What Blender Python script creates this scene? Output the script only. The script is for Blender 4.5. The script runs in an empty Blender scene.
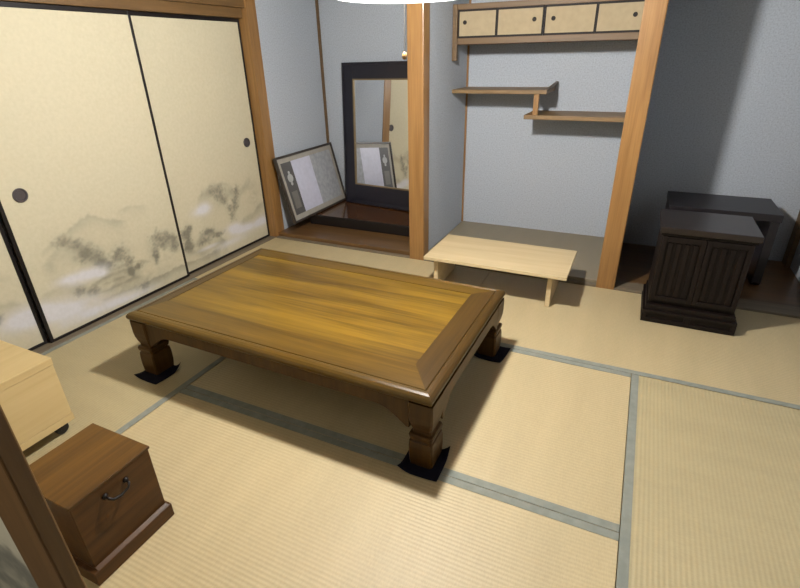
import bpy, bmesh, math, random
import numpy as np
from mathutils import Vector, Matrix, noise
random.seed(7)
sc = bpy.context.scene
COL = sc.collection

# ------------------------------------------------------------------ helpers
class MB:
    """collects shapes (world coordinates) and links them as ONE mesh object"""
    def __init__(self): self.bm = bmesh.new()
    def box(self, x0, x1, y0, y1, z0, z1):
        v = [self.bm.verts.new((x, y, z)) for x in (x0, x1) for y in (y0, y1) for z in (z0, z1)]
        for f in ((0,1,3,2),(4,6,7,5),(0,4,5,1),(2,3,7,6),(0,2,6,4),(1,5,7,3)):
            self.bm.faces.new([v[i] for i in f])
        return self
    def prism(self, pts, axis, a, b):
        """pts: 2D outline in the two remaining axes (in xyz order), extruded along axis a..b"""
        def P(p, t):
            q = list(p); q.insert(axis, t); return q
        lo = [self.bm.verts.new(P(p, a)) for p in pts]; hi = [self.bm.verts.new(P(p, b)) for p in pts]
        n = len(pts)
        for i in range(n): self.bm.faces.new((lo[i], lo[(i+1) % n], hi[(i+1) % n], hi[i]))
        self.bm.faces.new(lo[::-1]); self.bm.faces.new(hi)
        return self
    def loft(self, rings, cap=True):
        R = [[self.bm.verts.new(p) for p in r] for r in rings]
        n = len(R[0])
        for a, b in zip(R, R[1:]):
            for i in range(n): self.bm.faces.new((a[i], a[(i+1) % n], b[(i+1) % n], b[i]))
        if cap:
            self.bm.faces.new(R[0][::-1]); self.bm.faces.new(R[-1])
        return self
    def lathe(self, c, prof, seg=40, axis=2, cap=True):
        rings = []
        for r, h in prof:
            ring = []
            for k in range(seg):
                t = 2*math.pi*k/seg; u, w = r*math.cos(t), r*math.sin(t)
                p = [u, w]; p.insert(axis, h)
                ring.append((c[0]+p[0], c[1]+p[1], c[2]+p[2]))
            rings.append(ring)
        return self.loft(rings, cap)
    def tube(self, pts, r, seg=10):
        pts = [Vector(p) for p in pts]; rings = []
        for i, p in enumerate(pts):
            d = (pts[min(i+1, len(pts)-1)] - pts[max(i-1, 0)]).normalized()
            u = d.orthogonal().normalized() if i == 0 else (u - d*u.dot(d)).normalized()
            w = d.cross(u)
            rr = r[i] if isinstance(r, (list, tuple)) else r
            rings.append([p + rr*(math.cos(2*math.pi*k/seg)*u + math.sin(2*math.pi*k/seg)*w) for k in range(seg)])
        return self.loft(rings)
    def xform(self, M):
        self.bm.transform(M); return self
    def build(self, name, mat, parent=None, bevel=0.0, smooth=False, seg=2):
        bmesh.ops.recalc_face_normals(self.bm, faces=self.bm.faces)
        me = bpy.data.meshes.new(name)
        if parent is not None:
            self.bm.transform(Matrix.Translation(-worldloc(parent)))
        self.bm.to_mesh(me); self.bm.free()
        me.materials.append(mat)
        o = bpy.data.objects.new(name, me); COL.objects.link(o)
        if parent is not None: o.parent = parent
        if smooth:
            for p in me.polygons: p.use_smooth = True
        if bevel:
            m = o.modifiers.new('bevel', 'BEVEL'); m.width = bevel; m.segments = seg; m.limit_method = 'ANGLE'
            m.angle_limit = math.radians(40)
        return o

def worldloc(o):
    v = Vector((0, 0, 0))
    while o is not None:
        v += o.location; o = o.parent
    return v

def thing(name, label, cat, loc, group=None):
    o = bpy.data.objects.new(name, None); COL.objects.link(o); o.location = loc
    o.empty_display_size = .05
    return tag(o, label, cat, group)
def tag(o, label, cat, group=None):
    o['label'] = label; o['category'] = cat
    if group: o['group'] = group
    return o
def struct(name, mb, mat, parent=None, bevel=0.0):
    o = mb.build(name, mat, parent, bevel)
    if parent is None: o['kind'] = 'structure'
    return o
def copy_tree(o, parent=None):
    c = o.copy(); COL.objects.link(c); c.parent = parent
    for ch in list(o.children): copy_tree(ch, c)
    return c

# ------------------------------------------------------------------ materials
def srgb(r, g, b):
    f = lambda c: (c/255/12.92) if c/255 <= .04045 else ((c/255+.055)/1.055)**2.4
    k = .76        # darkens every swatch alike, to weaken bounced light in shaded places
    return (f(r)*k, f(g)*k, f(b)*k, 1)
class NT:
    def __init__(self, name):
        self.m = bpy.data.materials.new(name); self.m.use_nodes = True
        self.t = self.m.node_tree; self.b = self.t.nodes['Principled BSDF']
    def n(self, typ, **kw):
        o = self.t.nodes.new(typ)
        for k, v in kw.items():
            if k.startswith('_'): setattr(o, k[1:], v)
            else: o.inputs[k.replace('__', ' ')].default_value = v
        return o
    def l(self, a, b): self.t.links.new(a, b)
    def coords(self, scale, rot=(0, 0, 0)):
        c = self.n('ShaderNodeTexCoord'); mp = self.n('ShaderNodeMapping')
        mp.inputs['Scale'].default_value = scale; mp.inputs['Rotation'].default_value = rot
        self.l(c.outputs['Object'], mp.inputs['Vector']); return mp.outputs['Vector']
    def ramp(self, fac, stops):
        r = self.n('ShaderNodeValToRGB'); e = r.color_ramp.elements
        while len(e) < len(stops): e.new(.5)
        for el, (p, c) in zip(e, stops): el.position = p; el.color = c
        self.l(fac, r.inputs['Fac']); return r.outputs['Color']
    def bump(self, h, strength, dist=.002):
        bp = self.n('ShaderNodeBump'); bp.inputs['Strength'].default_value = strength; bp.inputs['Distance'].default_value = dist
        self.l(h, bp.inputs['Height']); self.l(bp.outputs['Normal'], self.b.inputs['Normal'])
    def set(self, **kw):
        for k, v in kw.items(): self.b.inputs[k.replace('__', ' ')].default_value = v

def plain(name, col, rough=.5, spec=.5, metal=0.0, coat=0.0, var=.06):
    t = NT(name)
    nz = t.n('ShaderNodeTexNoise'); nz.inputs['Scale'].default_value = 1; nz.inputs['Detail'].default_value = 4
    t.l(t.coords((30, 30, 30)), nz.inputs['Vector'])
    d = lambda k: tuple(min(1, c*k) for c in col[:3])+(1,)
    t.l(t.ramp(nz.outputs['Fac'], [(.3, d(1-var)), (.7, d(1+var))]), t.b.inputs['Base Color'])
    t.set(Roughness=rough, Metallic=metal); t.b.inputs['Specular IOR Level'].default_value = spec
    t.b.inputs['Coat Weight'].default_value = coat
    return t.m

def wood(name, dark, light, axis=0, rough=.45, coat=0.0, scale=1.0, contrast=1.0, spec=.5):
    t = NT(name)
    s = [26*scale]*3; s[axis] = 1.6*scale
    v = t.coords(s)
    n1 = t.n('ShaderNodeTexNoise'); n1.inputs['Scale'].default_value = 1; n1.inputs['Detail'].default_value = 6; n1.inputs['Distortion'].default_value = .6
    t.l(v, n1.inputs['Vector'])
    s2 = [160*scale]*3; s2[axis] = 5*scale
    n2 = t.n('ShaderNodeTexNoise'); n2.inputs['Scale'].default_value = 1; n2.inputs['Detail'].default_value = 3
    t.l(t.coords(s2), n2.inputs['Vector'])
    mx = t.n('ShaderNodeMath', _operation='MULTIPLY_ADD'); mx.inputs[1].default_value = .35
    t.l(n2.outputs['Fac'], mx.inputs[0])
    m2 = t.n('ShaderNodeMath', _operation='MULTIPLY'); m2.inputs[1].default_value = .65
    t.l(n1.outputs['Fac'], m2.inputs[0]); t.l(m2.outputs[0], mx.inputs[2])
    h = .5/ max(contrast, .01) * .35
    t.l(t.ramp(mx.outputs[0], [(max(0, .5-h), dark), (min(1, .5+h), light)]), t.b.inputs['Base Color'])
    t.set(Roughness=rough); t.b.inputs['Coat Weight'].default_value = coat; t.b.inputs['Coat Roughness'].default_value = .12
    t.b.inputs['Specular IOR Level'].default_value = spec
    t.bump(n2.outputs['Fac'], .12, .001)
    return t.m

def plaster(name, col):
    t = NT(name)
    nz = t.n('ShaderNodeTexNoise'); nz.inputs['Scale'].default_value = 1; nz.inputs['Detail'].default_value = 5
    t.l(t.coords((110, 110, 110)), nz.inputs['Vector'])
    d = lambda k: tuple(c*k for c in col[:3])+(1,)
    t.l(t.ramp(nz.outputs['Fac'], [(.28, d(.80)), (.5, d(1.0)), (.72, d(1.14))]), t.b.inputs['Base Color'])
    t.set(Roughness=.95); t.b.inputs['Specular IOR Level'].default_value = .15
    t.bump(nz.outputs['Fac'], .25, .002)
    return t.m

def tatami(name, along, col, depth=.28):
    """rush matting: fine ridges running along one axis"""
    t = NT(name)
    c = t.n('ShaderNodeTexCoord'); sp = t.n('ShaderNodeSeparateXYZ'); t.l(c.outputs['Object'], sp.inputs[0])
    k = 2*math.pi*64/.91
    m = t.n('ShaderNodeMath', _operation='MULTIPLY'); m.inputs[1].default_value = k
    t.l(sp.outputs[1 if along == 0 else 0], m.inputs[0])
    s = t.n('ShaderNodeMath', _operation='SINE'); t.l(m.outputs[0], s.inputs[0])
    a = t.n('ShaderNodeMath', _operation='MULTIPLY_ADD'); a.inputs[1].default_value = .5; a.inputs[2].default_value = .5
    t.l(s.outputs[0], a.inputs[0])
    sc_ = [70, 70, 70]; sc_[along] = 420
    n1 = t.n('ShaderNodeTexNoise'); n1.inputs['Scale'].default_value = 1; n1.inputs['Detail'].default_value = 3
    t.l(t.coords(sc_), n1.inputs['Vector'])
    sc2 = [1.2, 1.2, 1]; sc2[along] = 9
    n3 = t.n('ShaderNodeTexNoise'); n3.inputs['Scale'].default_value = 1; n3.inputs['Detail'].default_value = 4
    t.l(t.coords(sc2), n3.inputs['Vector'])
    mix = t.n('ShaderNodeMath', _operation='MULTIPLY_ADD'); mix.inputs[1].default_value = .35
    t.l(n3.outputs['Fac'], mix.inputs[0])
    g = t.n('ShaderNodeMath', _operation='MULTIPLY'); g.inputs[1].default_value = .45; t.l(n1.outputs['Fac'], g.inputs[0])
    t.l(g.outputs[0], mix.inputs[2])
    g2 = t.n('ShaderNodeMath', _operation='MULTIPLY_ADD'); g2.inputs[1].default_value = .12; t.l(a.outputs[0], g2.inputs[0]); t.l(mix.outputs[0], g2.inputs[2])
    d = lambda q: tuple(min(1, x*q) for x in col[:3])+(1,)
    t.l(t.ramp(g2.outputs[0], [(.25, d(.80)), (.75, d(1.12))]), t.b.inputs['Base Color'])
    t.set(Roughness=.5); t.b.inputs['Specular IOR Level'].default_value = .5
    t.bump(a.outputs[0], depth, .0022)
    return t.m

def painted(name):
    t = NT(name)
    at = t.n('ShaderNodeAttribute'); at.attribute_name = 'ink'
    nz = t.n('ShaderNodeTexNoise'); nz.inputs['Scale'].default_value = 1; nz.inputs['Detail'].default_value = 5
    t.l(t.coords((60, 60, 60)), nz.inputs['Vector'])
    mx = t.n('ShaderNodeMix', _data_type='RGBA', _blend_type='MULTIPLY'); mx.inputs[0].default_value = 1
    t.l(at.outputs['Color'], mx.inputs[6])
    t.l(t.ramp(nz.outputs['Fac'], [(.3, (.93, .93, .92, 1)), (.7, (1, 1, 1, 1))]), mx.inputs[7])
    t.l(mx.outputs[2], t.b.inputs['Base Color'])
    t.set(Roughness=.8); t.b.inputs['Specular IOR Level'].default_value = .2
    return t.m

def emit(name, col, strength):
    t = NT(name)
    t.b.inputs['Base Color'].default_value = col
    t.b.inputs['Emission Color'].default_value = col; t.b.inputs['Emission Strength'].default_value = strength
    t.set(Roughness=.4)
    return t.m

PLASTER = plaster('blue grey plaster', srgb(196, 202, 210))
CEIL = wood('ceiling boards', srgb(84, 64, 42), srgb(108, 84, 56), 1, .6)
POST = wood('honey pine post', srgb(140, 100, 54), srgb(176, 132, 78), 2, .4, .15)
LINTEL = wood('brown lintel', srgb(104, 78, 46), srgb(130, 98, 58), 1, .45)
LINTELX = wood('brown lintel across', srgb(104, 78, 46), srgb(130, 98, 58), 0, .45)
SILL = wood('worn grey sill', srgb(112, 100, 82), srgb(140, 126, 104), 0, .5)
SILLY = wood('worn grey sill lengthwise', srgb(112, 100, 82), srgb(140, 126, 104), 1, .5)
BOARD = wood('alcove floorboard', srgb(92, 66, 38), srgb(126, 92, 54), 0, .35, .2)
LACQ = plain('black lacquer', srgb(28, 23, 22), .38, .4)
CABEDGE = plain('dark cabinet edge', srgb(44, 38, 36), .6, .2)
INKY = plain('dark metal pull', srgb(84, 78, 80), .4, .5, .2)
PAPER = painted('painted fusuma paper')
PLAINPAPER = plain('cream door paper', srgb(206, 190, 150), .8, .2)
MATX = tatami('tatami ridges lengthwise', 0, srgb(208, 189, 146))
MATY = tatami('tatami ridges crosswise', 1, srgb(198, 182, 140))
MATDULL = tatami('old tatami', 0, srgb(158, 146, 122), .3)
HERI = plain('grey green cloth border', srgb(146, 150, 140), .85, .15, var=.12)
TTOP = wood('golden table panel', srgb(84, 61, 12), srgb(138, 106, 28), 0, .36, .1, .5, 1.3, .4)
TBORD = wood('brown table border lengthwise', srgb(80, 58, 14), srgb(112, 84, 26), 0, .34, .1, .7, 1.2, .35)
TBORDY = wood('brown table border crosswise', srgb(64, 46, 16), srgb(88, 64, 24), 1, .34, .1, .7, 1.2, .35)  # darker than the long boards: sheen across the grain put into the colour
TLEG = wood('brown table leg', srgb(70, 46, 16), srgb(94, 66, 28), 2, .42, 0, .8, 1, .25)
NAVY = plain('navy cloth', srgb(26, 25, 38), .9, .1, var=.15)
PALE = wood('pale cypress', srgb(210, 186, 140), srgb(232, 210, 166), 0, .5, 0, .7, .8)
PALEX = wood('pale box wood', srgb(206, 178, 122), srgb(224, 198, 144), 1, .5, 0, .5, .7)
BROWN = wood('walnut stained box', srgb(62, 38, 12), srgb(98, 62, 24), 1, .42, 0, .7, 1, .3)
BROWNTOP = wood('walnut box top', srgb(68, 44, 14), srgb(120, 84, 32), 1, .42, 0, .45, 1, .3)
IRON = plain('dark iron', srgb(40, 36, 34), .35, .5, .7)
RUBBER = plain('black caster', srgb(26, 24, 26), .5)
EBONY = wood('ebony stained wood', srgb(17, 11, 9), srgb(31, 21, 16), 2, .5, 0, spec=.25)
EBONYX = wood('ebony stained top', srgb(28, 20, 18), srgb(44, 34, 31), 0, .35, .25)
BLACKT = plain('matt black wood', srgb(34, 29, 33), .4, .5)
MFRAME = plain('blue black mirror frame', srgb(34, 32, 42), .35, .5)
GILT = plain('dull gilt edge', srgb(150, 130, 96), .4, .5, .4)
STANDTOP = wood('glossy brown stand top', srgb(74, 44, 22), srgb(104, 66, 34), 0, .12, .6, .8)
SHELF = wood('shelf board', srgb(128, 100, 62), srgb(156, 126, 84), 0, .5)
VALANCE = wood('cabinet rail wood', srgb(104, 80, 50), srgb(128, 100, 66), 0, .55)
CABPAPER = plain('cabinet door paper', srgb(184, 166, 134), .8, .2)
MOUNT = plain('grey beige mount', srgb(178, 172, 160), .6, .3)
PFRAME = wood('dark picture frame wood', srgb(50, 42, 36), srgb(70, 60, 52), 0, .4)
PIC_DK = plain('dark grey band', srgb(88, 86, 84), .5, .4)
PIC_LT = plain('pale lilac sheet', srgb(214, 214, 232), .4, .5)
PIC_MD = plain('mottled grey sheet', srgb(176, 178, 182), .5, .4, var=.15)
CREST = plain('light crest', srgb(188, 188, 186), .5, .4)
WHITECORD = plain('white cord', srgb(226, 222, 212), .6)
KNOB = plain('cream pull knob', srgb(150, 112, 66), .35)
CAPM = wood('lamp top board', srgb(120, 84, 46), srgb(160, 116, 66), 0, .5)
BULB = emit('lit bulb', (1.0, .985, .95, 1), 2350.0)
_l = NT('lit translucent acrylic'); _l.t.nodes.remove(_l.b)
_tr = _l.n('ShaderNodeBsdfTransparent'); _em = _l.n('ShaderNodeEmission'); _em.inputs['Color'].default_value = (1, .985, .95, 1); _em.inputs['Strength'].default_value = 4.5
_mx = _l.n('ShaderNodeMixShader'); _mx.inputs[0].default_value = .4
_l.l(_tr.outputs[0], _mx.inputs[1]); _l.l(_em.outputs[0], _mx.inputs[2]); _l.l(_mx.outputs[0], _l.t.nodes['Material Output'].inputs['Surface'])
LAMP = _l.m
mir = NT('mirror silver'); mir.set(Metallic=1.0, Roughness=.02); mir.b.inputs['Base Color'].default_value = (.82, .83, .84, 1)
_n = mir.n('ShaderNodeTexNoise'); _n.inputs['Scale'].default_value = 3
mir.l(mir.ramp(_n.outputs['Fac'], [(.3, (.78, .79, .80, 1)), (.7, (.84, .85, .86, 1))]), mir.b.inputs['Base Color'])
MIRROR = mir.m

# ------------------------------------------------------------------ the setting
W = .91                       # tatami width
CZ = 2.15                     # ceiling height
RX = 3.64; DEP = .90
struct('floor', MB().box(-.3, RX+.3, -4.2, DEP+.2, -.12, -.05), SILL)
struct('ceiling', MB().box(-.3, RX+.3, -2.9, DEP+.2, CZ, CZ+.06), CEIL)
wb = MB().box(-.3, RX+.2, DEP, DEP+.1, -.05, CZ)
struct('wall_back', wb, PLASTER)
wl = MB().box(-.22, -.12, -2.9, .0, -.05, CZ).box(-.12, -.06, -2.9, .02, 1.72, CZ).box(-.22, .0, .10, DEP, -.05, CZ)
struct('wall_left', wl, PLASTER)
struct('wall_right', MB().box(RX, RX+.1, -2.9, DEP, -.05, CZ), PLASTER)
struct('wall_front', MB().box(-.12, .95, -2.86, -2.76, -.05, CZ).box(.95, RX, -2.86, -2.76, 1.72, CZ), PLASTER)
struct('wall_middle', MB().box(1.225, 1.308, .06, DEP, -.05, CZ), PLASTER)
struct('wall_alcove', MB().box(2.50, 2.585, .06, DEP, -.05, CZ), PLASTER)
struct('wall_lintel', MB().box(0, RX, .03, .09, 1.86, CZ), PLASTER)
# posts
struct('trim_1', MB().box(-.115, .004, .022, .125, -.05, CZ), POST, bevel=.004)
struct('trim_2', MB().box(1.212, 1.322, -.002, .10, -.05, CZ), POST, bevel=.006)
struct('trim_3', MB().box(2.490, 2.597, -.002, .10, -.05, CZ), POST, bevel=.006)
struct('trim_4', MB().box(3.61, RX, .80, DEP, -.02, CZ), VALANCE, bevel=.004)
# lintels
struct('trim_5', MB().box(-.12, -.035, -2.9, .02, 1.58, 1.72), LINTEL, bevel=.004)
struct('trim_6', MB().box(-.035, -.010, -2.9, .045, 1.64, 1.74), LINTEL, bevel=.004)
struct('trim_7', MB().box(.004, RX, .01, .09, 1.76, 1.86), LINTELX, bevel=.004)
struct('trim_8', MB().box(.95, RX, -2.88, -2.74, 1.62, 1.72), LINTELX, bevel=.004)
# sills
struct('trim_9', MB().box(-.12, -.003, -2.76, .02, -.05, -.001), SILLY, bevel=.003)
struct('trim_10', MB().box(.004, 1.212, .004, .04, -.05, .004), SILL, bevel=.003)
struct('trim_11', MB().box(1.322, 2.490, .004, .035, -.05, .012), SILL, bevel=.003)
struct('trim_12', MB().box(2.597, RX, .004, .135, -.05, .008), SILL, bevel=.003)
struct('trim_13', MB().box(0, RX, -2.88, -2.735, -.05, -.002), SILL, bevel=.003)
# alcove floors
struct('trim_14', MB().box(.0, 1.225, .04, DEP, -.05, .03), BOARD, bevel=.003)
struct('trim_15', MB().box(1.308, 2.50, .035, DEP, -.05, .002), SILL)
struct('trim_16', MB().box(2.585, 3.64, .135, DEP, -.05, .004), BOARD, bevel=.002)
# thin corner battens
struct('trim_17', MB().box(.0, .016, DEP-.022, DEP, .03, CZ), VALANCE)
struct('trim_18', MB().box(1.308, 1.320, DEP-.016, DEP, .03, CZ), POST)

# ------------------------------------------------------------------ sliding doors with the ink landscape
rs = np.random.RandomState(3)
LAT = rs.rand(64, 64)
def vnoise(u, v):
    i = np.floor(u).astype(int); j = np.floor(v).astype(int); a = u-i; b = v-j
    a = a*a*(3-2*a); b = b*b*(3-2*b)
    L = lambda p, q: LAT[p % 64, q % 64]
    return (L(i, j)*(1-a)+L(i+1, j)*a)*(1-b) + (L(i, j+1)*(1-a)+L(i+1, j+1)*a)*b
def fbm(u, v, o=4):
    s = 0; k = .5
    for q in range(o):
        s = s + k*vnoise(u*2**q+q*11.3, v*2**q+q*5.7); k *= .5
    return s/(1-.5**o)

def landscape(Y, Z):
    D = np.zeros_like(Y); M = np.zeros_like(Y)
    n1 = fbm(Y*14+3, Z*18+9); n2 = fbm(Y*45+1, Z*60+4); n3 = fbm(Y*110, Z*130, 3)
    def ridge(pts, a, fade, tex=.6, soft=.012, end=.05):
        nonlocal D
        p = np.array(sorted(pts)); y0, y1 = p[0, 0], p[-1, 0]
        zr = np.interp(Y, p[:, 0], p[:, 1]) + (n2-.5)*.022
        e = np.clip((Y-y0)/end, 0, 1)*np.clip((y1-Y)/end, 0, 1)
        below = 1/(1+np.exp(-(zr-Z)/soft*2))
        D += a*e*below*np.exp(-np.clip(zr-Z, 0, None)/fade)*(1-tex+tex*2*np.clip(n1*1.3-.1, 0, 1))
    def stroke(pts, a, w):
        nonlocal D
        p = np.array(sorted(pts)); y0, y1 = p[0, 0], p[-1, 0]
        zr = np.interp(Y, p[:, 0], p[:, 1]) + (n2-.5)*.02
        e = np.clip((Y-y0)/.03, 0, 1)*np.clip((y1-Y)/.03, 0, 1)
        D += a*e*np.exp(-((Z-zr)/w)**2)*(.3+1.1*n1)
    def wash(cy, cz, sy, sz, a):
        nonlocal D
        D += a*np.exp(-((Y-cy)/sy)**2-((Z-cz)/sz)**2)*np.clip(n1*2.2-.5+(n2-.5)*.9, 0, 1.3)
    def clump(cy, cz, sy, sz, a, n=60, r=.0075):
        nonlocal D
        wash(cy, cz, sy*1.7, sz*1.7, a*.5)
        for k in range(n):
            y = cy+rs.randn()*sy*.6; z = cz+rs.randn()*sz*.6; q = r*(.5+rs.rand())
            D += a*.62*np.exp(-((Y-y)**2+((Z-z)*1.2)**2)/q**2)*(.4+1.2*n3)
    def mist(cy, cz, sy, sz, a):
        nonlocal M
        M += a*np.exp(-((Y-cy)/sy)**2-((Z-cz)/sz)**2)*(.55+.9*n1)
    # far mountains
    ridge([(-1.60,.52),(-1.485,.572),(-1.423,.586),(-1.396,.578),(-1.345,.546),(-1.274,.518),(-1.20,.49)], .42, .045, .3, .006, .06)
    ridge([(-1.27,.555),(-1.193,.572),(-1.12,.561),(-1.05,.542)], .30, .03, .3, .006, .06)
    ridge([(-1.98,.43),(-1.913,.422),(-1.85,.40)], .25, .04, .4)
    # left hill
    ridge([(-1.74,.40),(-1.662,.448),(-1.603,.504),(-1.553,.492),(-1.499,.44),(-1.447,.37),(-1.399,.321),(-1.34,.27)], .40, .09, .7)
    stroke([(-1.72,.46),(-1.66,.485),(-1.60,.505),(-1.55,.50)], .3, .016)
    for c in [(-1.601,.49),(-1.535,.455),(-1.483,.40),(-1.44,.36),(-1.518,.381)]: clump(*c, .035, .03, .38)
    clump(-1.434,.311,.03,.02,.8); clump(-1.387,.285,.025,.02,.6)
    # rocks and banks of the middle
    ridge([(-1.80,.24),(-1.764,.26),(-1.665,.276),(-1.60,.256),(-1.54,.22)], .34, .04, .5)
    clump(-1.59,.200,.03,.016,.8, 40, .006); clump(-1.52,.175,.03,.016,.45)
    stroke([(-1.55,.195),(-1.446,.222),(-1.366,.221),(-1.225,.215)], .5, .009)
    stroke([(-1.56,.155),(-1.438,.145),(-1.336,.151),(-1.21,.141)], .5, .010)
    stroke([(-1.50,.10),(-1.369,.098),(-1.241,.084)], .35, .012)
    stroke([(-1.47,.19),(-1.38,.185),(-1.30,.178)], .35, .007); stroke([(-1.40,.25),(-1.32,.245),(-1.22,.245),(-1.12,.20)], .4, .009)
    wash(-1.36,.19,.16,.06,.42); wash(-1.25,.12,.2,.05,.3)
    clump(-1.30,.31,.035,.04,.5); clump(-1.27,.27,.03,.03,.45); clump(-1.34,.32,.03,.03,.3)
    clump(-1.268,.197,.016,.022,.95); clump(-1.217,.211,.025,.015,.5)
    clump(-1.05,.335,.04,.03,.42); clump(-.975,.315,.04,.03,.42); clump(-.93,.28,.03,.03,.4); clump(-1.03,.28,.05,.03,.42)
    clump(-1.08,.22,.02,.03,.7); clump(-.93,.235,.03,.025,.4); wash(-1.0,.25,.09,.09,.35)
    # the bank that runs over both doors
    ridge([(-1.27,.045),(-1.235,.067),(-1.162,.092),(-1.059,.09),(-.965,.10),(-.864,.088),(-.775,.076),(-.671,.072),(-.52,.088)], .75, .035, .5, .005)
    clump(-1.21,.07,.04,.025,.5)
    ridge([(-.87,.17),(-.80,.16),(-.70,.12),(-.55,.13),(-.46,.14)], .5, .03, .5)
    # right door
    for c in [(-.775,.30),(-.795,.261),(-.818,.28),(-.80,.214),(-.788,.178),(-.82,.187)]: clump(*c, .022, .022, .75, 50, .0065)
    ridge([(-.74,.19),(-.68,.225),(-.624,.252),(-.59,.24),(-.548,.206),(-.475,.13),(-.44,.12)], .65, .06, .7)
    clump(-.62,.235,.04,.02,.6); clump(-.52,.185,.04,.015,.6); clump(-.66,.18,.05,.02,.5)
    ridge([(-.67,.46),(-.60,.515),(-.514,.52),(-.46,.53),(-.40,.535),(-.33,.50),(-.28,.44)], .36, .10, .6)
    for c in [(-.514,.50),(-.44,.49),(-.46,.45),(-.42,.42)]: clump(*c, .04, .03, .35)
    for c in [(-.276,.455),(-.287,.413),(-.32,.37),(-.37,.34),(-.307,.332),(-.36,.28)]: clump(*c, .025, .03, .5, 40, .006)
    clump(-.278,.455,.012,.016,.7,16,.004)
    stroke([(-.38,.26),(-.28,.37),(-.17,.47),(-.10,.50)], .28, .03)
    ridge([(-.30,.20),(-.232,.228),(-.126,.238),(-.064,.277),(.02,.30)], .5, .05, .6)
    wash(-.10,.34,.06,.07,.35); wash(-.15,.44,.08,.05,.25)
    # left door and front door strokes
    ridge([(-2.0,.30),(-1.958,.293),(-1.894,.277),(-1.84,.233)], .38, .06, .6); clump(-1.985,.22,.02,.02,.6)
    # the door beside the camera
    ridge([(3.0,.30),(3.2,.36),(3.45,.50),(3.60,.585),(3.70,.60),(3.80,.56)], .9, .16, .6, .006)
    for c in [(3.66,.54),(3.72,.57),(3.75,.53),(3.62,.47),(3.69,.46),(3.55,.42),(3.42,.36),(3.30,.30)]: clump(*c, .035, .025, .8)
    ridge([(3.0,.16),(3.2,.20),(3.5,.24),(3.80,.20)], .7, .06, .6)
    mist(3.35,.24,.14,.03,.9); mist(3.62,.32,.10,.03,.9); mist(3.2,.12,.2,.03,.7)
    # mist
    mist(-1.62,.295,.07,.022,.55); mist(-1.53,.275,.10,.030,.95); mist(-1.45,.25,.04,.018,.5)
    mist(-1.78,.165,.13,.05,.8); mist(-1.90,.18,.10,.05,.7); mist(-1.65,.12,.16,.045,.7); mist(-1.50,.06,.22,.03,.7); mist(-1.28,.04,.15,.02,.4)
    mist(-.607,.40,.055,.035,.95); mist(-.66,.39,.06,.025,.5)
    mist(-.367,.184,.07,.032,.9); mist(-.276,.147,.10,.03,.8); mist(-.12,.14,.10,.03,.8); mist(-.03,.15,.06,.04,.6); mist(-.40,.09,.16,.025,.45); mist(-.63,.125,.08,.012,.6)
    D = .74*(1-np.exp(-1.25*np.clip(D, 0, None))); M = np.clip(M*1.35, 0, .97)
    paper = np.array(srgb(222, 212, 182)[:3]); ink = np.array(srgb(88, 90, 84)[:3]); mc = np.array(srgb(232, 230, 234)[:3])
    c = paper*(1-D[..., None]) + ink*D[..., None]
    return c*(1-M[..., None]*.97) + mc*M[..., None]*.97

def paper_panel(name, parent, axis, face, sgn, a0, a1, z0, z1, shift=0.0, plain_from=.64, mat=PAPER):
    """painted paper sheet: grid, fine where it is painted; axis 0 = sheet faces +-X (spans Y), axis 1 = faces +-Y (spans X)"""
    us = np.arange(a0, a1+1e-6, (a1-a0)/round((a1-a0)/.005))
    vs = np.concatenate([np.arange(z0, plain_from, .005), np.linspace(plain_from, z1, 5)])
    U, V = np.meshgrid(us, vs)
    C = landscape(U+shift, V)
    w = worldloc(parent)
    P = np.empty(U.shape+(3,))
    if axis == 0: P[..., 0] = face; P[..., 1] = U
    else: P[..., 0] = U; P[..., 1] = face
    P[..., 2] = V
    P -= np.array(w)
    nv, nu = U.shape
    idx = np.arange(nv*nu).reshape(nv, nu)
    q = np.stack([idx[:-1, :-1], idx[:-1, 1:], idx[1:, 1:], idx[1:, :-1]], -1).reshape(-1, 4)
    verts = P.reshape(-1, 3).tolist(); faces = q.tolist()
    cols = np.concatenate([C.reshape(-1, 3), np.ones((nv*nu, 1))], 1)
    # the board behind the sheet, 18 mm thick
    k = len(verts); t = -sgn*.018
    rim = [(a0, z0), (a1, z0), (a1, z1), (a0, z1)]
    for off in (-sgn*.0006, t):
        for u, z in rim:
            p = [face+off, u, z] if axis == 0 else [u, face+off, z]
            verts.append([p[i]-w[i] for i in range(3)])
    faces += [[k, k+1, k+2, k+3], [k+4, k+7, k+6, k+5]] + [[k+i, k+4+i, k+4+(i+1) % 4, k+(i+1) % 4] for i in range(4)]
    cols = np.concatenate([cols, np.tile(np.array([list(srgb(222, 212, 182))]), (8, 1))], 0)
    me = bpy.data.meshes.new(name); me.from_pydata(verts, [], faces); me.update()
    at = me.color_attributes.new('ink', 'FLOAT_COLOR', 'POINT')
    at.data.foreach_set('color', cols.astype(np.float32).ravel())
    me.materials.append(mat)
    o = bpy.data.objects.new(name, me); COL.objects.link(o); o.parent = parent
    return o

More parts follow.
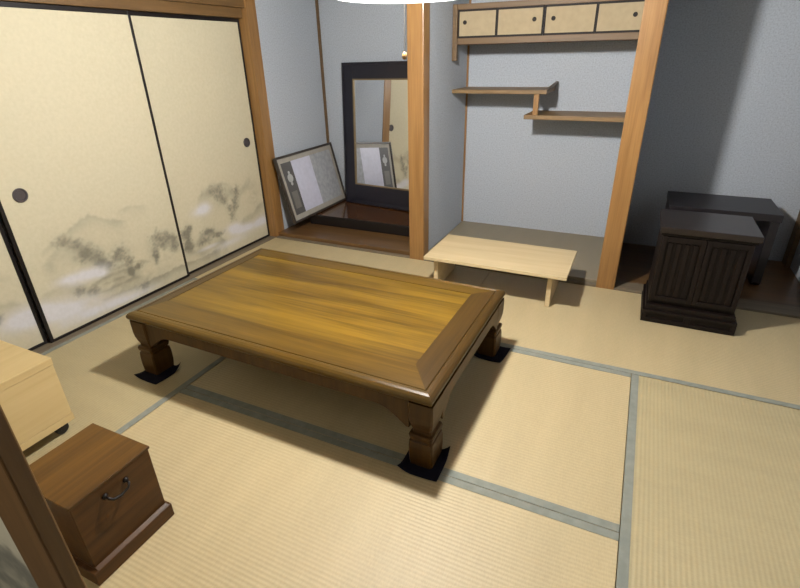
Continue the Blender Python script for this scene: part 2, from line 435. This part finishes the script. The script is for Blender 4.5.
def fusuma(name, face, y0, y1, pull_y, st=.017):
    root = bpy.data.objects.new(name, None); COL.objects.link(root); root.location = (face-.01, (y0+y1)/2, 0)
    root['kind'] = 'structure'
    z0, z1 = .0, 1.578
    f = MB(); b = face-.019; fr = face+.003
    f.box(b, fr, y0, y0+st, z0, z1).box(b, fr, y1-st, y1, z0, z1).box(b, fr, y0+st, y1-st, z0, z0+.016).box(b, fr, y0+st, y1-st, z1-.022, z1)
    f.build('door_frame', LACQ, root, bevel=.002)
    paper_panel('paper_panel', root, 0, face, 1, y0+st, y1-st, z0+.016, z1-.022)
    if pull_y is not None:
        c = (face, pull_y, .766)
        MB().lathe(c, [(.034, -.003), (.034, .004), (.031, .006), (.026, .0055), (.024, .001), (.0, .0008)][:-1], 32, 0).build('finger_pull', INKY, root)
    return root
fusuma('door_1', -.073, -.900, .018, -.087)
fusuma('door_2', -.050, -1.815, -.868, -1.71)
fusuma('door_3', -.073, -2.75, -1.817, None, .019)

# the sliding door by the camera: brown wooden stile, same paper
d = bpy.data.objects.new('door_4', None); COL.objects.link(d); d.location = (1.42, -2.80, 0); d['kind'] = 'structure'
f = MB(); f.box(1.79, 1.892, -2.816, -2.789, .0, 1.618).box(.95, 1.04, -2.816, -2.789, 0, 1.618)
f.box(1.04, 1.79, -2.814, -2.791, 0, .06).box(1.04, 1.79, -2.814, -2.791, 1.55, 1.618)
f.build('door_frame', wood('brown door stile', srgb(104, 72, 34), srgb(132, 94, 48), 2, .45), d, bevel=.003)
paper_panel('paper_panel', d, 1, -2.811, -1, 1.04, 1.79, .06, 1.55, shift=2.0)

# ------------------------------------------------------------------ tatami mats
def mat(label, x0, x1, y0, y1, along, borders, z0=-.05, z1=0.0, mt=None, cat='tatami mat', group='tatami mats on the floor', h=.030):
    g = .0012
    x0 += g; x1 -= g; y0 += g; y1 -= g
    r = thing('tatami_mat', label, cat, ((x0+x1)/2, (y0+y1)/2, z0), group)
    MB().box(x0, x1, y0, y1, z0+.0005, z1-.0012).build('mat_body', mt or (MATX if along == 0 else MATY), r, bevel=.002)
    for s in (0, 1):
        b = MB()
        if along == 0:
            yy = (y0, y0+h) if s == 0 else (y1-h, y1)
            b.box(x0, x1, yy[0], yy[1], z1-.0012, z1)
        else:
            xx = (x0, x0+h) if s == 0 else (x1-h, x1)
            b.box(xx[0], xx[1], y0, y1, z1-.0012, z1)
        if borders[s]: b.build('cloth_border', HERI, r)
        else: b.bm.free()
    return r
mat('tatami mat along the painted doors, running past the left end of the brown low table', 0, W, -2*W-W, -W, 1, (1, 1))
mat('tatami mat in front of the mirror alcove, behind the brown low table', 0, 2*W, -W, 0, 0, (1, 0))
mat('tatami mat under the black slatted cabinet in front of the dark recess', 2*W, 4*W, -W, 0, 0, (1, 0))
mat('tatami mat under the right half of the low table, ending at a T of borders', W, 3*W, -2*W, -W, 0, (1, 1))
mat('tatami mat nearest the camera, in front of the low table and beside the brown box', W, 3*W, -3*W, -2*W, 0, (1, 1))
mat('tatami mat at the right edge with its ridges running away from the camera', 3*W, 4*W, -3*W, -W, 1, (1, 1))
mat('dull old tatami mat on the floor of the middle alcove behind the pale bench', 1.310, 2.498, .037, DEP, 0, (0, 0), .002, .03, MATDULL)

# ------------------------------------------------------------------ the brown low table
X0, X1, Y0, Y1, ZT = .634, 2.120, -1.820, -.905, .322
t = thing('low_table', 'large brown lacquered low table with carved legs in the middle of the tatami', 'table', ((X0+X1)/2, (Y0+Y1)/2, 0))
ix0, ix1, iy0, iy1 = X0+.082, X1-.133, Y0+.165, Y1-.118
MB().box(ix0+.0008, ix1-.0008, iy0+.0008, iy1-.0008, ZT-.03, ZT-.0012).build('tabletop', TTOP, t)['label'] = 'golden inner panel of the table top'
prof = [(-.041, ZT), (-.038, ZT-.0035), (-.034, ZT-.0008), (-.024, ZT-.0012), (-.014, ZT-.004), (-.006, ZT-.010), (-.001, ZT-.018), (.0, ZT-.025), (-.003, ZT-.033), (-.010, ZT-.040), (-.020, ZT-.044)]
def border(side):
    m = MB()
    def ring(a, b, inner_a, inner_b, ax):
        return None
    # each board: cross-section swept between the two mitres
    def P(k, off, z):
        # corner k outer point moved outward by off
        c = [(X0, Y0), (X1, Y0), (X1, Y1), (X0, Y1)][k]; s = [(-1, -1), (1, -1), (1, 1), (-1, 1)][k]
        return (c[0]+s[0]*off, c[1]+s[1]*off, z)
    inn = [(ix0, iy0), (ix1, iy0), (ix1, iy1), (ix0, iy1)]
    a, b = side, (side+1) % 4
    r = []
    for k in (a, b):
        sec = [(inn[k][0], inn[k][1], ZT-.044), (inn[k][0], inn[k][1], ZT)] + [P(k, o, z) for o, z in prof]
        r.append(sec)
    m.loft(r)
    return m
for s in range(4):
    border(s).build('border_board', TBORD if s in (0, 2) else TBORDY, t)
# aprons with a curved lower edge
def apron_outline(a, b, top=.2795, mid=.226, low=.160, r=.12):
    pts = [(a, top), (b, top), (b, low)]
    for k in range(1, 9):
        u = k/8; pts.append((b - .012 - r*u, low + (mid-low)*math.sin(u*math.pi/2)))
    pts[3:3] = [(b-.012, low)]
    for k in range(8, 0, -1):
        u = k/8; pts.append((a + .012 + r*u, low + (mid-low)*math.sin(u*math.pi/2)))
    pts += [(a+.012, low), (a, low)]
    return pts
LX = (X0+.050, X1-.046); LY = (Y0+.060, Y1-.064)
for yc in (LY[0]-.034, LY[1]+.034):
    MB().prism(apron_outline(LX[0]+.045, LX[1]-.045), 1, yc-.011, yc+.011).build('apron', TLEG, t, bevel=.002)
for xc in (LX[0]-.034, LX[1]+.034):
    MB().prism(apron_outline(LY[0]+.045, LY[1]-.045, r=.10), 0, xc-.011, xc+.011).build('apron', TLEG, t, bevel=.002)
lp = [(.279, 1.0), (.22, 1.0), (.195, .96), (.172, .86), (.158, .77), (.150, .75), (.146, .77), (.143, .94), (.136, 1.0), (.122, .95), (.119, .86), (.113, .86),
      (.109, .96), (.085, 1.0), (.045, 1.0), (.020, .97), (.0028, .92)]
def leg_mb(cx, cy):
    m = MB(); rings = []
    for z, h in lp:
        c = .006; k_ = .054*h; h = .046*h
        rings.append([(cx+x, cy+y, z) for x, y in [(-h+c,-k_),(h-c,-k_),(h,-k_+c),(h,k_-c),(h-c,k_),(-h+c,k_),(-h,k_-c),(-h,-k_+c)]])
    return m.loft(rings)
for cx in LX:
    for cy in LY:
        leg_mb(cx, cy).build('leg', TLEG, t)
t.rotation_euler.z = math.radians(-.9)          # it stands slightly askew
# navy pads under the feet, corners curling up
def pad(label, cx, cy, rot, curl):
    q = Matrix.Rotation(math.radians(-.9), 2) @ (Vector((cx, cy)) - Vector(((X0+X1)/2, (Y0+Y1)/2))); cx, cy = q.x+(X0+X1)/2, q.y+(Y0+Y1)/2
    n = 12; h = .074; R = Matrix.Rotation(rot, 2)
    m = MB(); top = []; bot = []
    for j in range(n+1):
        for i in range(n+1):
            u, v = i/n*2-1, j/n*2-1
            z = 0
            for (su, sv), k in zip(((-1,-1),(1,-1),(1,1),(-1,1)), curl):
                q = max(0, (u*su+v*sv)/2-.60)/.40
                z += k*q*q if u*su > 0 and v*sv > 0 else 0
            p = R @ Vector((u*h, v*h))
            top.append(m.bm.verts.new((cx+p.x, cy+p.y, .0025+z))); bot.append(m.bm.verts.new((cx+p.x, cy+p.y, .0003+z)))
    I = lambda i, j: j*(n+1)+i
    for j in range(n):
        for i in range(n):
            m.bm.faces.new((top[I(i,j)], top[I(i+1,j)], top[I(i+1,j+1)], top[I(i,j+1)]))
            m.bm.faces.new((bot[I(i,j)], bot[I(i,j+1)], bot[I(i+1,j+1)], bot[I(i+1,j)]))
    rim = [(i,0) for i in range(n)]+[(n,j) for j in range(n)]+[(n-i,n) for i in range(n)]+[(0,n-j) for j in range(n)]
    for a, b in zip(rim, rim[1:]+rim[:1]):
        m.bm.faces.new((top[I(*a)], bot[I(*a)], bot[I(*b)], top[I(*b)]))
    o = m.build('floor_pad', NAVY, smooth=True)
    return tag(o, label, 'floor pad', 'navy cloth pads under the table feet')
pad('navy cloth pad under the near right foot of the brown low table', LX[1]+.003, LY[0]-.022, .02, (.022, .004, .036, .01))
pad('navy cloth pad under the left foot of the brown low table, by the painted doors', LX[0]+.026, LY[0]-.030, -.04, (.012, .004, .036, .008))
pad('navy cloth pad under the far right foot of the brown low table', LX[1]+.016, LY[1]-.012, -.1, (.014, .008, .006, .01))

# ------------------------------------------------------------------ the pale bench
b = thing('low_bench', 'pale bare wood low bench at the edge of the middle alcove', 'bench', (1.93, -.225, 0))
bx0, bx1, by0, by1, bz = 1.508, 2.352, -.447, -.005, .222
MB().box(bx0, bx1, by0, by1, bz-.020, bz).build('bench_top', PALE, b, bevel=.002)
for x in (1.567, 2.258):
    MB().box(x-.013, x+.013, by0+.055, by1-.055, .0005, bz-.020).build('leg', PALE, b, bevel=.002)
MB().box(1.580, 2.245, -.240, -.215, .150, bz-.020).build('stretcher', PALE, b, bevel=.002)

# ------------------------------------------------------------------ brown box near the camera
k = thing('wooden_box', 'dark brown wooden box with an iron drop handle, on the tatami by the door post', 'box', (1.27, -2.465, 0))
MB().box(1.150, 1.399, -2.586, -2.342, .053, .283).build('box_body', BROWN, k, bevel=.002)
MB().box(1.146, 1.403, -2.590, -2.338, .283, .292).build('box_lid', BROWNTOP, k, bevel=.002)
MB().box(1.136, 1.414, -2.600, -2.333, .0005, .050).prism([(1.136, .050), (1.414, .050), (1.401, .056), (1.149, .056)], 1, -2.588, -2.340).build('plinth', BROWN, k, bevel=.002)
h = MB()
hy0, hy1, hz, hx = -2.497, -2.432, .243, 1.399
h.tube([(hx+.004, hy0, hz), (hx+.016, hy0+.001, hz-.003), (hx+.020, hy0+.010, hz-.013), (hx+.021, (hy0+hy1)/2, hz-.018), (hx+.020, hy1-.010, hz-.013), (hx+.016, hy1-.001, hz-.003), (hx+.004, hy1, hz)],
       [.0035, .004, .0042, .0045, .0042, .004, .0035], 10)
for y in (hy0, hy1): h.lathe((hx, y, hz), [(.0085, 0), (.0085, .003), (.005, .007), (.002, .009)], 14, 0)
h.build('handle', IRON, k, smooth=True)['label'] = 'dark iron drop handle'

# ------------------------------------------------------------------ pale box on casters
p = thing('rolling_box', 'pale wooden box on black casters, left behind the dark brown box', 'box', (.47, -2.44, 0))
px0, px1, py0, py1 = .22, .731, -2.70, -2.193
MB().box(px0+.002, px1-.002, py0+.002, py1-.002, .086, .312).build('box_body', PALEX, p, bevel=.001)
MB().box(px0, px1, py0, py1, .313, .343).build('box_lid', PALEX, p, bevel=.002)
MB().box(px0, px1, py0, py1, .056, .085).build('bottom_board', PALEX, p, bevel=.001)
for cx in (px0+.05, px1-.04):
    for cy in (py0+.05, py1-.04):
        m = MB(); m.lathe((cx, cy, .0255), [(.012, -.012), (.022, -.011), (.025, -.007), (.025, .007), (.022, .011), (.012, .012)], 24, 0)
        m.box(cx-.016, cx+.016, cy-.018, cy+.018, .049, .056).box(cx-.016, cx-.0135, cy-.010, cy+.010, .02, .05).box(cx+.0135, cx+.016, cy-.010, cy+.010, .02, .05)
        m.build('caster', RUBBER, p)

# ------------------------------------------------------------------ left alcove: stand, mirror, framed sheet
s = thing('low_stand', 'low black stand with a glossy brown top on the floor of the left alcove', 'stand', (.62, .62, .03))
sx0, sx1, sy0, sy1 = .12, 1.17, .340, .868
MB().box(sx0, sx1, sy0, sy1, .0305, .108).build('stand_base', LACQ, s, bevel=.004)
MB().box(sx0, sx1, sy0, sy0+.012, .108, .116).box(sx0, sx0+.012, sy0+.012, sy1, .108, .116).box(sx1-.012, sx1, sy0+.012, sy1, .108, .116).build('rim', LACQ, s, bevel=.002)
MB().box(sx0+.0125, sx1-.0125, sy0+.0125, sy1, .1082, .1145).build('stand_top', STANDTOP, s)
# mirror, leaning back a little against the wall
mz0, mz1 = .1165, 1.283
r = thing('tall_mirror', 'tall mirror with a wide blue black frame leaning in the left alcove', 'mirror', (.62, .775, mz0))
mx0, mx1 = .213, 1.08; fw, ft, fb = .108, .125, .172
lean = math.atan2(.075, mz1-mz0)
M = Matrix.Translation((.62, .742, mz0+.004)) @ Matrix.Rotation(math.radians(-8), 4, 'Z') @ Matrix.Rotation(math.radians(-.6), 4, 'Y') @ Matrix.Rotation(-lean, 4, 'X')
H = (mz1-mz0)/math.cos(lean); a0 = mx0-.62; a1 = mx1-.62
def mbox(m, x0, x1, z0, z1, y0, y1): return m.box(x0, x1, y0, y1, z0, z1)
m = MB()
mbox(m, a0, a0+fw, 0, H, 0, .03); mbox(m, a1-fw, a1, 0, H, 0, .03); mbox(m, a0+fw, a1-fw, 0, fb, 0, .03); mbox(m, a0+fw, a1-fw, H-ft, H, 0, .03)
mbox(m, a0, a0+.018, 0, H, -.008, 0); mbox(m, a1-.018, a1, 0, H, -.008, 0); mbox(m, a0+.018, a1-.018, H-.018, H, -.008, 0)
mbox(m, a0-.0, a1, 0, .03, -.008, 0)
m.xform(M).build('mirror_frame', MFRAME, r, bevel=.004)
m = MB(); g = .010
mbox(m, a0+fw, a0+fw+g, fb, H-ft, -.002, .012); mbox(m, a1-fw-g, a1-fw, fb, H-ft, -.002, .012); mbox(m, a0+fw+g, a1-fw-g, fb, fb+g, -.002, .012); mbox(m, a0+fw+g, a1-fw-g, H-ft-g, H-ft, -.002, .012)
m.xform(M).build('inner_edge', GILT, r)['label'] = 'dull gilt edge around the glass'
m = MB(); mbox(m, a0+fw+g, a1-fw-g, fb+g, H-ft-g, .008, .012); m.xform(M).build('mirror_glass', MIRROR, r)
# framed sheet leaning on the left wall
fy0, fy1 = .052, .865
ptop = Vector((.052, 0, .634)); pbot = Vector((.182, 0, .120))
up = (ptop-pbot).normalized(); nrm = Vector((up.z, 0, -up.x)); Hf = (ptop-pbot).length
FM = Matrix(((0, up.x, nrm.x, pbot.x), (1, 0, 0, 0), (0, up.z, nrm.z, pbot.z), (0, 0, 0, 1)))  # local (y, up, normal)
fr = thing('framed_certificate', 'dark framed sheet with a grey band and crest leaning on the left alcove wall', 'picture', (.18, (fy0+fy1)/2, .1))
def fbx(m, y0, y1, u0, u1, n0, n1): return m.box(y0, y1, u0, u1, n0, n1)
e = .018
m = MB(); fbx(m, fy0, fy0+e, 0, Hf, -.022, .004); fbx(m, fy1-e, fy1, 0, Hf, -.022, .004); fbx(m, fy0+e, fy1-e, 0, e, -.022, .004); fbx(m, fy0+e, fy1-e, Hf-e, Hf, -.022, .004)
m.xform(FM).build('picture_frame', PFRAME, fr, bevel=.003)
m = MB(); fbx(m, fy0+e, fy1-e, e, Hf-e, -.020, -.006); m.xform(FM).build('mount', MOUNT, fr)
u0, u1 = .058, Hf-.055
m = MB(); fbx(m, .105, .235, u0, u1, -.006, -.005); pb = m.xform(FM).build('dark_band', PIC_DK, fr); pb['label'] = 'dark grey band of the sheet'
m = MB(); fbx(m, .235, .50, u0, u1, -.006, -.0048); m.xform(FM).build('pale_sheet', PIC_LT, fr)['label'] = 'pale lilac white sheet'
m = MB(); fbx(m, .50, .812, u0, u1, -.006, -.005); m.xform(FM).build('grey_sheet', PIC_MD, fr)['label'] = 'mottled grey part of the sheet'
m = MB(); m.lathe((.172, Hf*.66, -.005), [(.034, 0), (.034, .001), (.0, .001)][:2], 28, 2); m.lathe((.172, Hf*.66+.045, -.005), [(.012, 0), (.012, .001)], 12, 2)
m.lathe((.172, Hf*.66-.045, -.005), [(.014, 0), (.014, .001)], 12, 2)
m.xform(FM).build('crest', CREST, fr)['label'] = 'light grey crest on the dark band'
m = MB(); fbx(m, .130, .205, Hf*.20, Hf*.46, -.005, -.004); m.xform(FM).build('caption_plate', plain('mid grey plate', srgb(120, 116, 110), .5), fr)

# ------------------------------------------------------------------ middle alcove: shelves and wall cabinet
q = thing('staggered_shelf', 'two staggered brown shelf boards joined by a short strut in the middle alcove', 'shelf', (1.9, .72, .92))
MB().box(1.309, 1.972, .555, DEP-.001, 1.076, 1.101).build('upper_board', SHELF, q, bevel=.003)
MB().box(1.835, 2.499, .555, DEP-.001, .915, .943).build('lower_board', SHELF, q, bevel=.003)
MB().box(1.890, 1.925, .562, .595, .943, 1.076).build('strut', POST, q, bevel=.003)
m = MB()
m.loft([[(1.955, y, 1.101), (1.972, y, 1.101), (1.972+.014*(y-.555)/.34+.006, y, 1.106+.034*((y-.555)/.345)), (1.965+.01*(y-.555)/.34, y, 1.108+.034*((y-.555)/.345))] for y in np.linspace(.565, DEP-.002, 8)])
m.build('end_lip', wood('dark lip', srgb(92, 74, 52), srgb(120, 98, 70), 1, .5), q)
c = thing('wall_cabinet', 'shallow wall cabinet with four cream sliding doors above the shelves', 'cabinet', (1.9, .72, 1.385))
cy = .54
MB().box(1.312, 2.499, cy+.015, DEP-.001, 1.385, 1.405).box(1.312, 2.499, cy+.015, DEP-.001, 1.60, 1.62).box(1.312, 1.330, cy+.02, DEP-.001, 1.405, 1.60).build('cabinet_body', VALANCE, c)
MB().box(1.345, 2.499, cy-.004, cy+.015, 1.386, 1.424).build('lower_rail', VALANCE, c, bevel=.002)
MB().box(1.345, 2.499, cy-.004, cy+.015, 1.592, 1.625).build('upper_rail', VALANCE, c, bevel=.002)
MB().box(1.312, 1.345, cy-.012, cy+.02, 1.285, 1.625).build('stile', VALANCE, c, bevel=.004)
doors = [(1.347, 1.612, 1.394, 0), (1.610, 1.910, 1.852, 1), (1.914, 2.224, 1.970, 0), (2.222, 2.497, 2.437, 1)]
for x0, x1, kx, lay in doors:
    yo = cy + .004 + .004*lay
    fr_ = MB(); w_ = .009
    fr_.box(x0, x0+w_, yo-.003, yo+.004, 1.424, 1.592).box(x1-w_, x1, yo-.003, yo+.004, 1.424, 1.592).box(x0+w_, x1-w_, yo-.003, yo+.004, 1.424, 1.436).box(x0+w_, x1-w_, yo-.003, yo+.004, 1.580, 1.592)
    dr = MB().box(x0+w_, x1-w_, yo, yo+.004, 1.436, 1.580).build('door', CABPAPER, c)
    fr_.build('door_edge', CABEDGE, dr)
    MB().lathe((kx, yo, 1.517), [(.013, .001), (.013, -.003), (.010, -.0035), (.008, -.001)], 20, 1).build('finger_pull', CABEDGE, dr)

# ------------------------------------------------------------------ dark furniture by the right recess
a = thing('slatted_cabinet', 'black brown small cabinet with a slatted front standing on the tatami before the recess', 'cabinet', (2.97, -.18, 0))
ax0, ax1, ay0, ay1 = 2.772, 3.172, -.330, -.004
MB().box(ax0, ax1, ay0+.012, ay1, .10, .500).build('cabinet_body', EBONY, a, bevel=.002)
MB().box(2.756, 3.188, -.352, .000, .502, .532).build('cabinet_top', EBONYX, a, bevel=.003)
MB().box(2.764, 3.180, -.340, .0, .486, .502).build('cornice', EBONY, a, bevel=.003)
# two front doors with upright slats
xm = (ax0+ax1)/2
for x0, x1 in ((ax0+.004, xm-.0015), (xm+.0015, ax1-.004)):
    m = MB(); y = ay0
    m.box(x0, x0+.022, y-.004, y+.012, .125, .482).box(x1-.022, x1, y-.004, y+.012, .125, .482).box(x0+.022, x1-.022, y-.004, y+.012, .125, .150).box(x0+.022, x1-.022, y-.004, y+.012, .452, .482)
    dd = m.build('door', EBONY, a, bevel=.002)
    n = 4; wd = (x1-x0-.044)/n
    m = MB().box(x0+.022, x1-.022, y+.006, y+.011, .150, .452)
    for i in range(n):
        xa = x0+.022+wd*i
        m.box(xa+wd*.22, xa+wd*.78, y-.002, y+.008, .155, .447)
    m.build('slat_panel', EBONY, dd, bevel=.0015)
m = MB()
m.box(2.752, 3.191, -.356, ay1, .0005, .024).box(2.752, 3.191, -.356, ay1, .052, .070).box(2.758, 3.185, -.346, ay1, .024, .052).box(2.764, 3.180, -.342, ay1, .070, .098)
for x0, x1 in ((2.752, 2.775), (2.955, 2.985), (3.168, 3.191)): m.box(x0, x1, -.356, -.340, .024, .052)
m.build('plinth', EBONY, a, bevel=.002)
u = thing('side_table', 'black side table with panel legs in the dark recess behind the slatted cabinet', 'table', (3.115, .56, .004))
MB().box(2.820, 3.412, .372, .765, .412, .456).build('table_top', BLACKT, u, bevel=.003)
def leg_pts(y0, y1, z0, z1, r=.025):
    pts = [(y0, z1)]
    for i in range(6): t_ = i/5*math.pi/2; pts.append((y0+r-r*math.cos(t_), z0+r-r*math.sin(t_)))
    for i in range(6): t_ = i/5*math.pi/2; pts.append((y1-r+r*math.sin(t_), z0+r-r*math.cos(t_)))
    return pts+[(y1, z1)]
for x in (2.826, 3.358):
    MB().prism(leg_pts(.378, .760, .0045, .412), 0, x, x+.048).build('leg', BLACKT, u, bevel=.003)

# ------------------------------------------------------------------ pendant lamp with pull cord
L = (1.82, -1.36)
l = thing('pendant_lamp', 'lit white pendant lamp with a pull cord hanging over the low table', 'lamp', (L[0], L[1], 1.5))
MB().lathe((L[0], L[1], 0), [(.02, 1.490), (.14, 1.492), (.225, 1.498), (.246, 1.509), (.25, 1.53), (.247, 1.70), (.24, 1.87), (.235, 1.875)], 48, cap=False).build('lamp_shade', LAMP, l, smooth=True)
MB().lathe((L[0], L[1], 0), [(.24, 1.876), (.24, 1.892), (.05, 1.905), (.03, 1.93)], 40).build('shade_cap', CAPM, l)
MB().lathe((L[0], L[1], 1.74), [(.058*math.sin(t_), -.058*math.cos(t_)) for t_ in np.linspace(.15, math.pi-.15, 9)], 16).build('bulb', BULB, l, smooth=True)
MB().lathe((L[0], L[1], 0), [(.022, 1.798), (.022, 1.874)], 16).build('bulb_socket', WHITECORD, l)
MB().tube([(L[0], L[1], 1.93), (L[0], L[1], 2.0), (L[0], L[1], CZ-.03)], .004, 8).build('hanging_cord', WHITECORD, l)
MB().lathe((L[0], L[1], 0), [(.04, CZ-.001), (.04, CZ-.02), (.015, CZ-.035)], 24).build('ceiling_rose', WHITECORD, l)
MB().tube([(L[0], L[1], 1.492), (L[0]-.001, L[1], 1.42), (L[0]-.003, L[1], 1.338)], .0015, 8).build('pull_cord', plain('grey pull cord', srgb(96, 92, 86), .7), l)
MB().lathe((L[0]-.003, L[1], 0), [(.003, 1.340), (.006, 1.336), (.0085, 1.328), (.0075, 1.320), (.003, 1.317)], 16).build('pull_knob', KNOB, l, smooth=True)

# ------------------------------------------------------------------ added dim world fill, and an added light on the near door
w = bpy.data.worlds.new('world'); sc.world = w; w.use_nodes = True
bg = w.node_tree.nodes['Background']; bg.inputs['Color'].default_value = (.9, .95, 1.0, 1); bg.inputs['Strength'].default_value = .03

nl = bpy.data.lights.new('door_fill_light', 'POINT'); nl.energy = 75; nl.shadow_soft_size = .12; nl.color = (1, .97, .92)  # unseen point light, added to brighten the sliding door beside the camera
no = bpy.data.objects.new('door_fill_light', nl); COL.objects.link(no); no.location = (1.05, -3.75, 1.8)

# ------------------------------------------------------------------ camera
yaw, pitch, roll, f = .4470, .4545, -.0225, 489.31
fw_ = Vector((-math.sin(yaw)*math.cos(pitch), math.cos(yaw)*math.cos(pitch), -math.sin(pitch)))
rt = Vector((math.cos(yaw), math.sin(yaw), 0)); upv = rt.cross(fw_)
rt2 = math.cos(roll)*rt + math.sin(roll)*upv; up2 = rt2.cross(fw_)
cam = bpy.data.objects.new('camera', bpy.data.cameras.new('camera')); COL.objects.link(cam)
cam.matrix_world = Matrix(((rt2.x, up2.x, -fw_.x, 2.5784), (rt2.y, up2.y, -fw_.y, -3.0249), (rt2.z, up2.z, -fw_.z, 1.3315), (0, 0, 0, 1)))
cam.data.sensor_width = 36; cam.data.sensor_fit = 'HORIZONTAL'; cam.data.lens = f*36/800; cam.data.clip_start = .02
sc.camera = cam
sc.view_settings.view_transform = 'Standard'; sc.view_settings.look = 'None'
sc.view_settings.exposure = 0.0; sc.view_settings.gamma = 1.0; sc.view_settings.use_curve_mapping = False
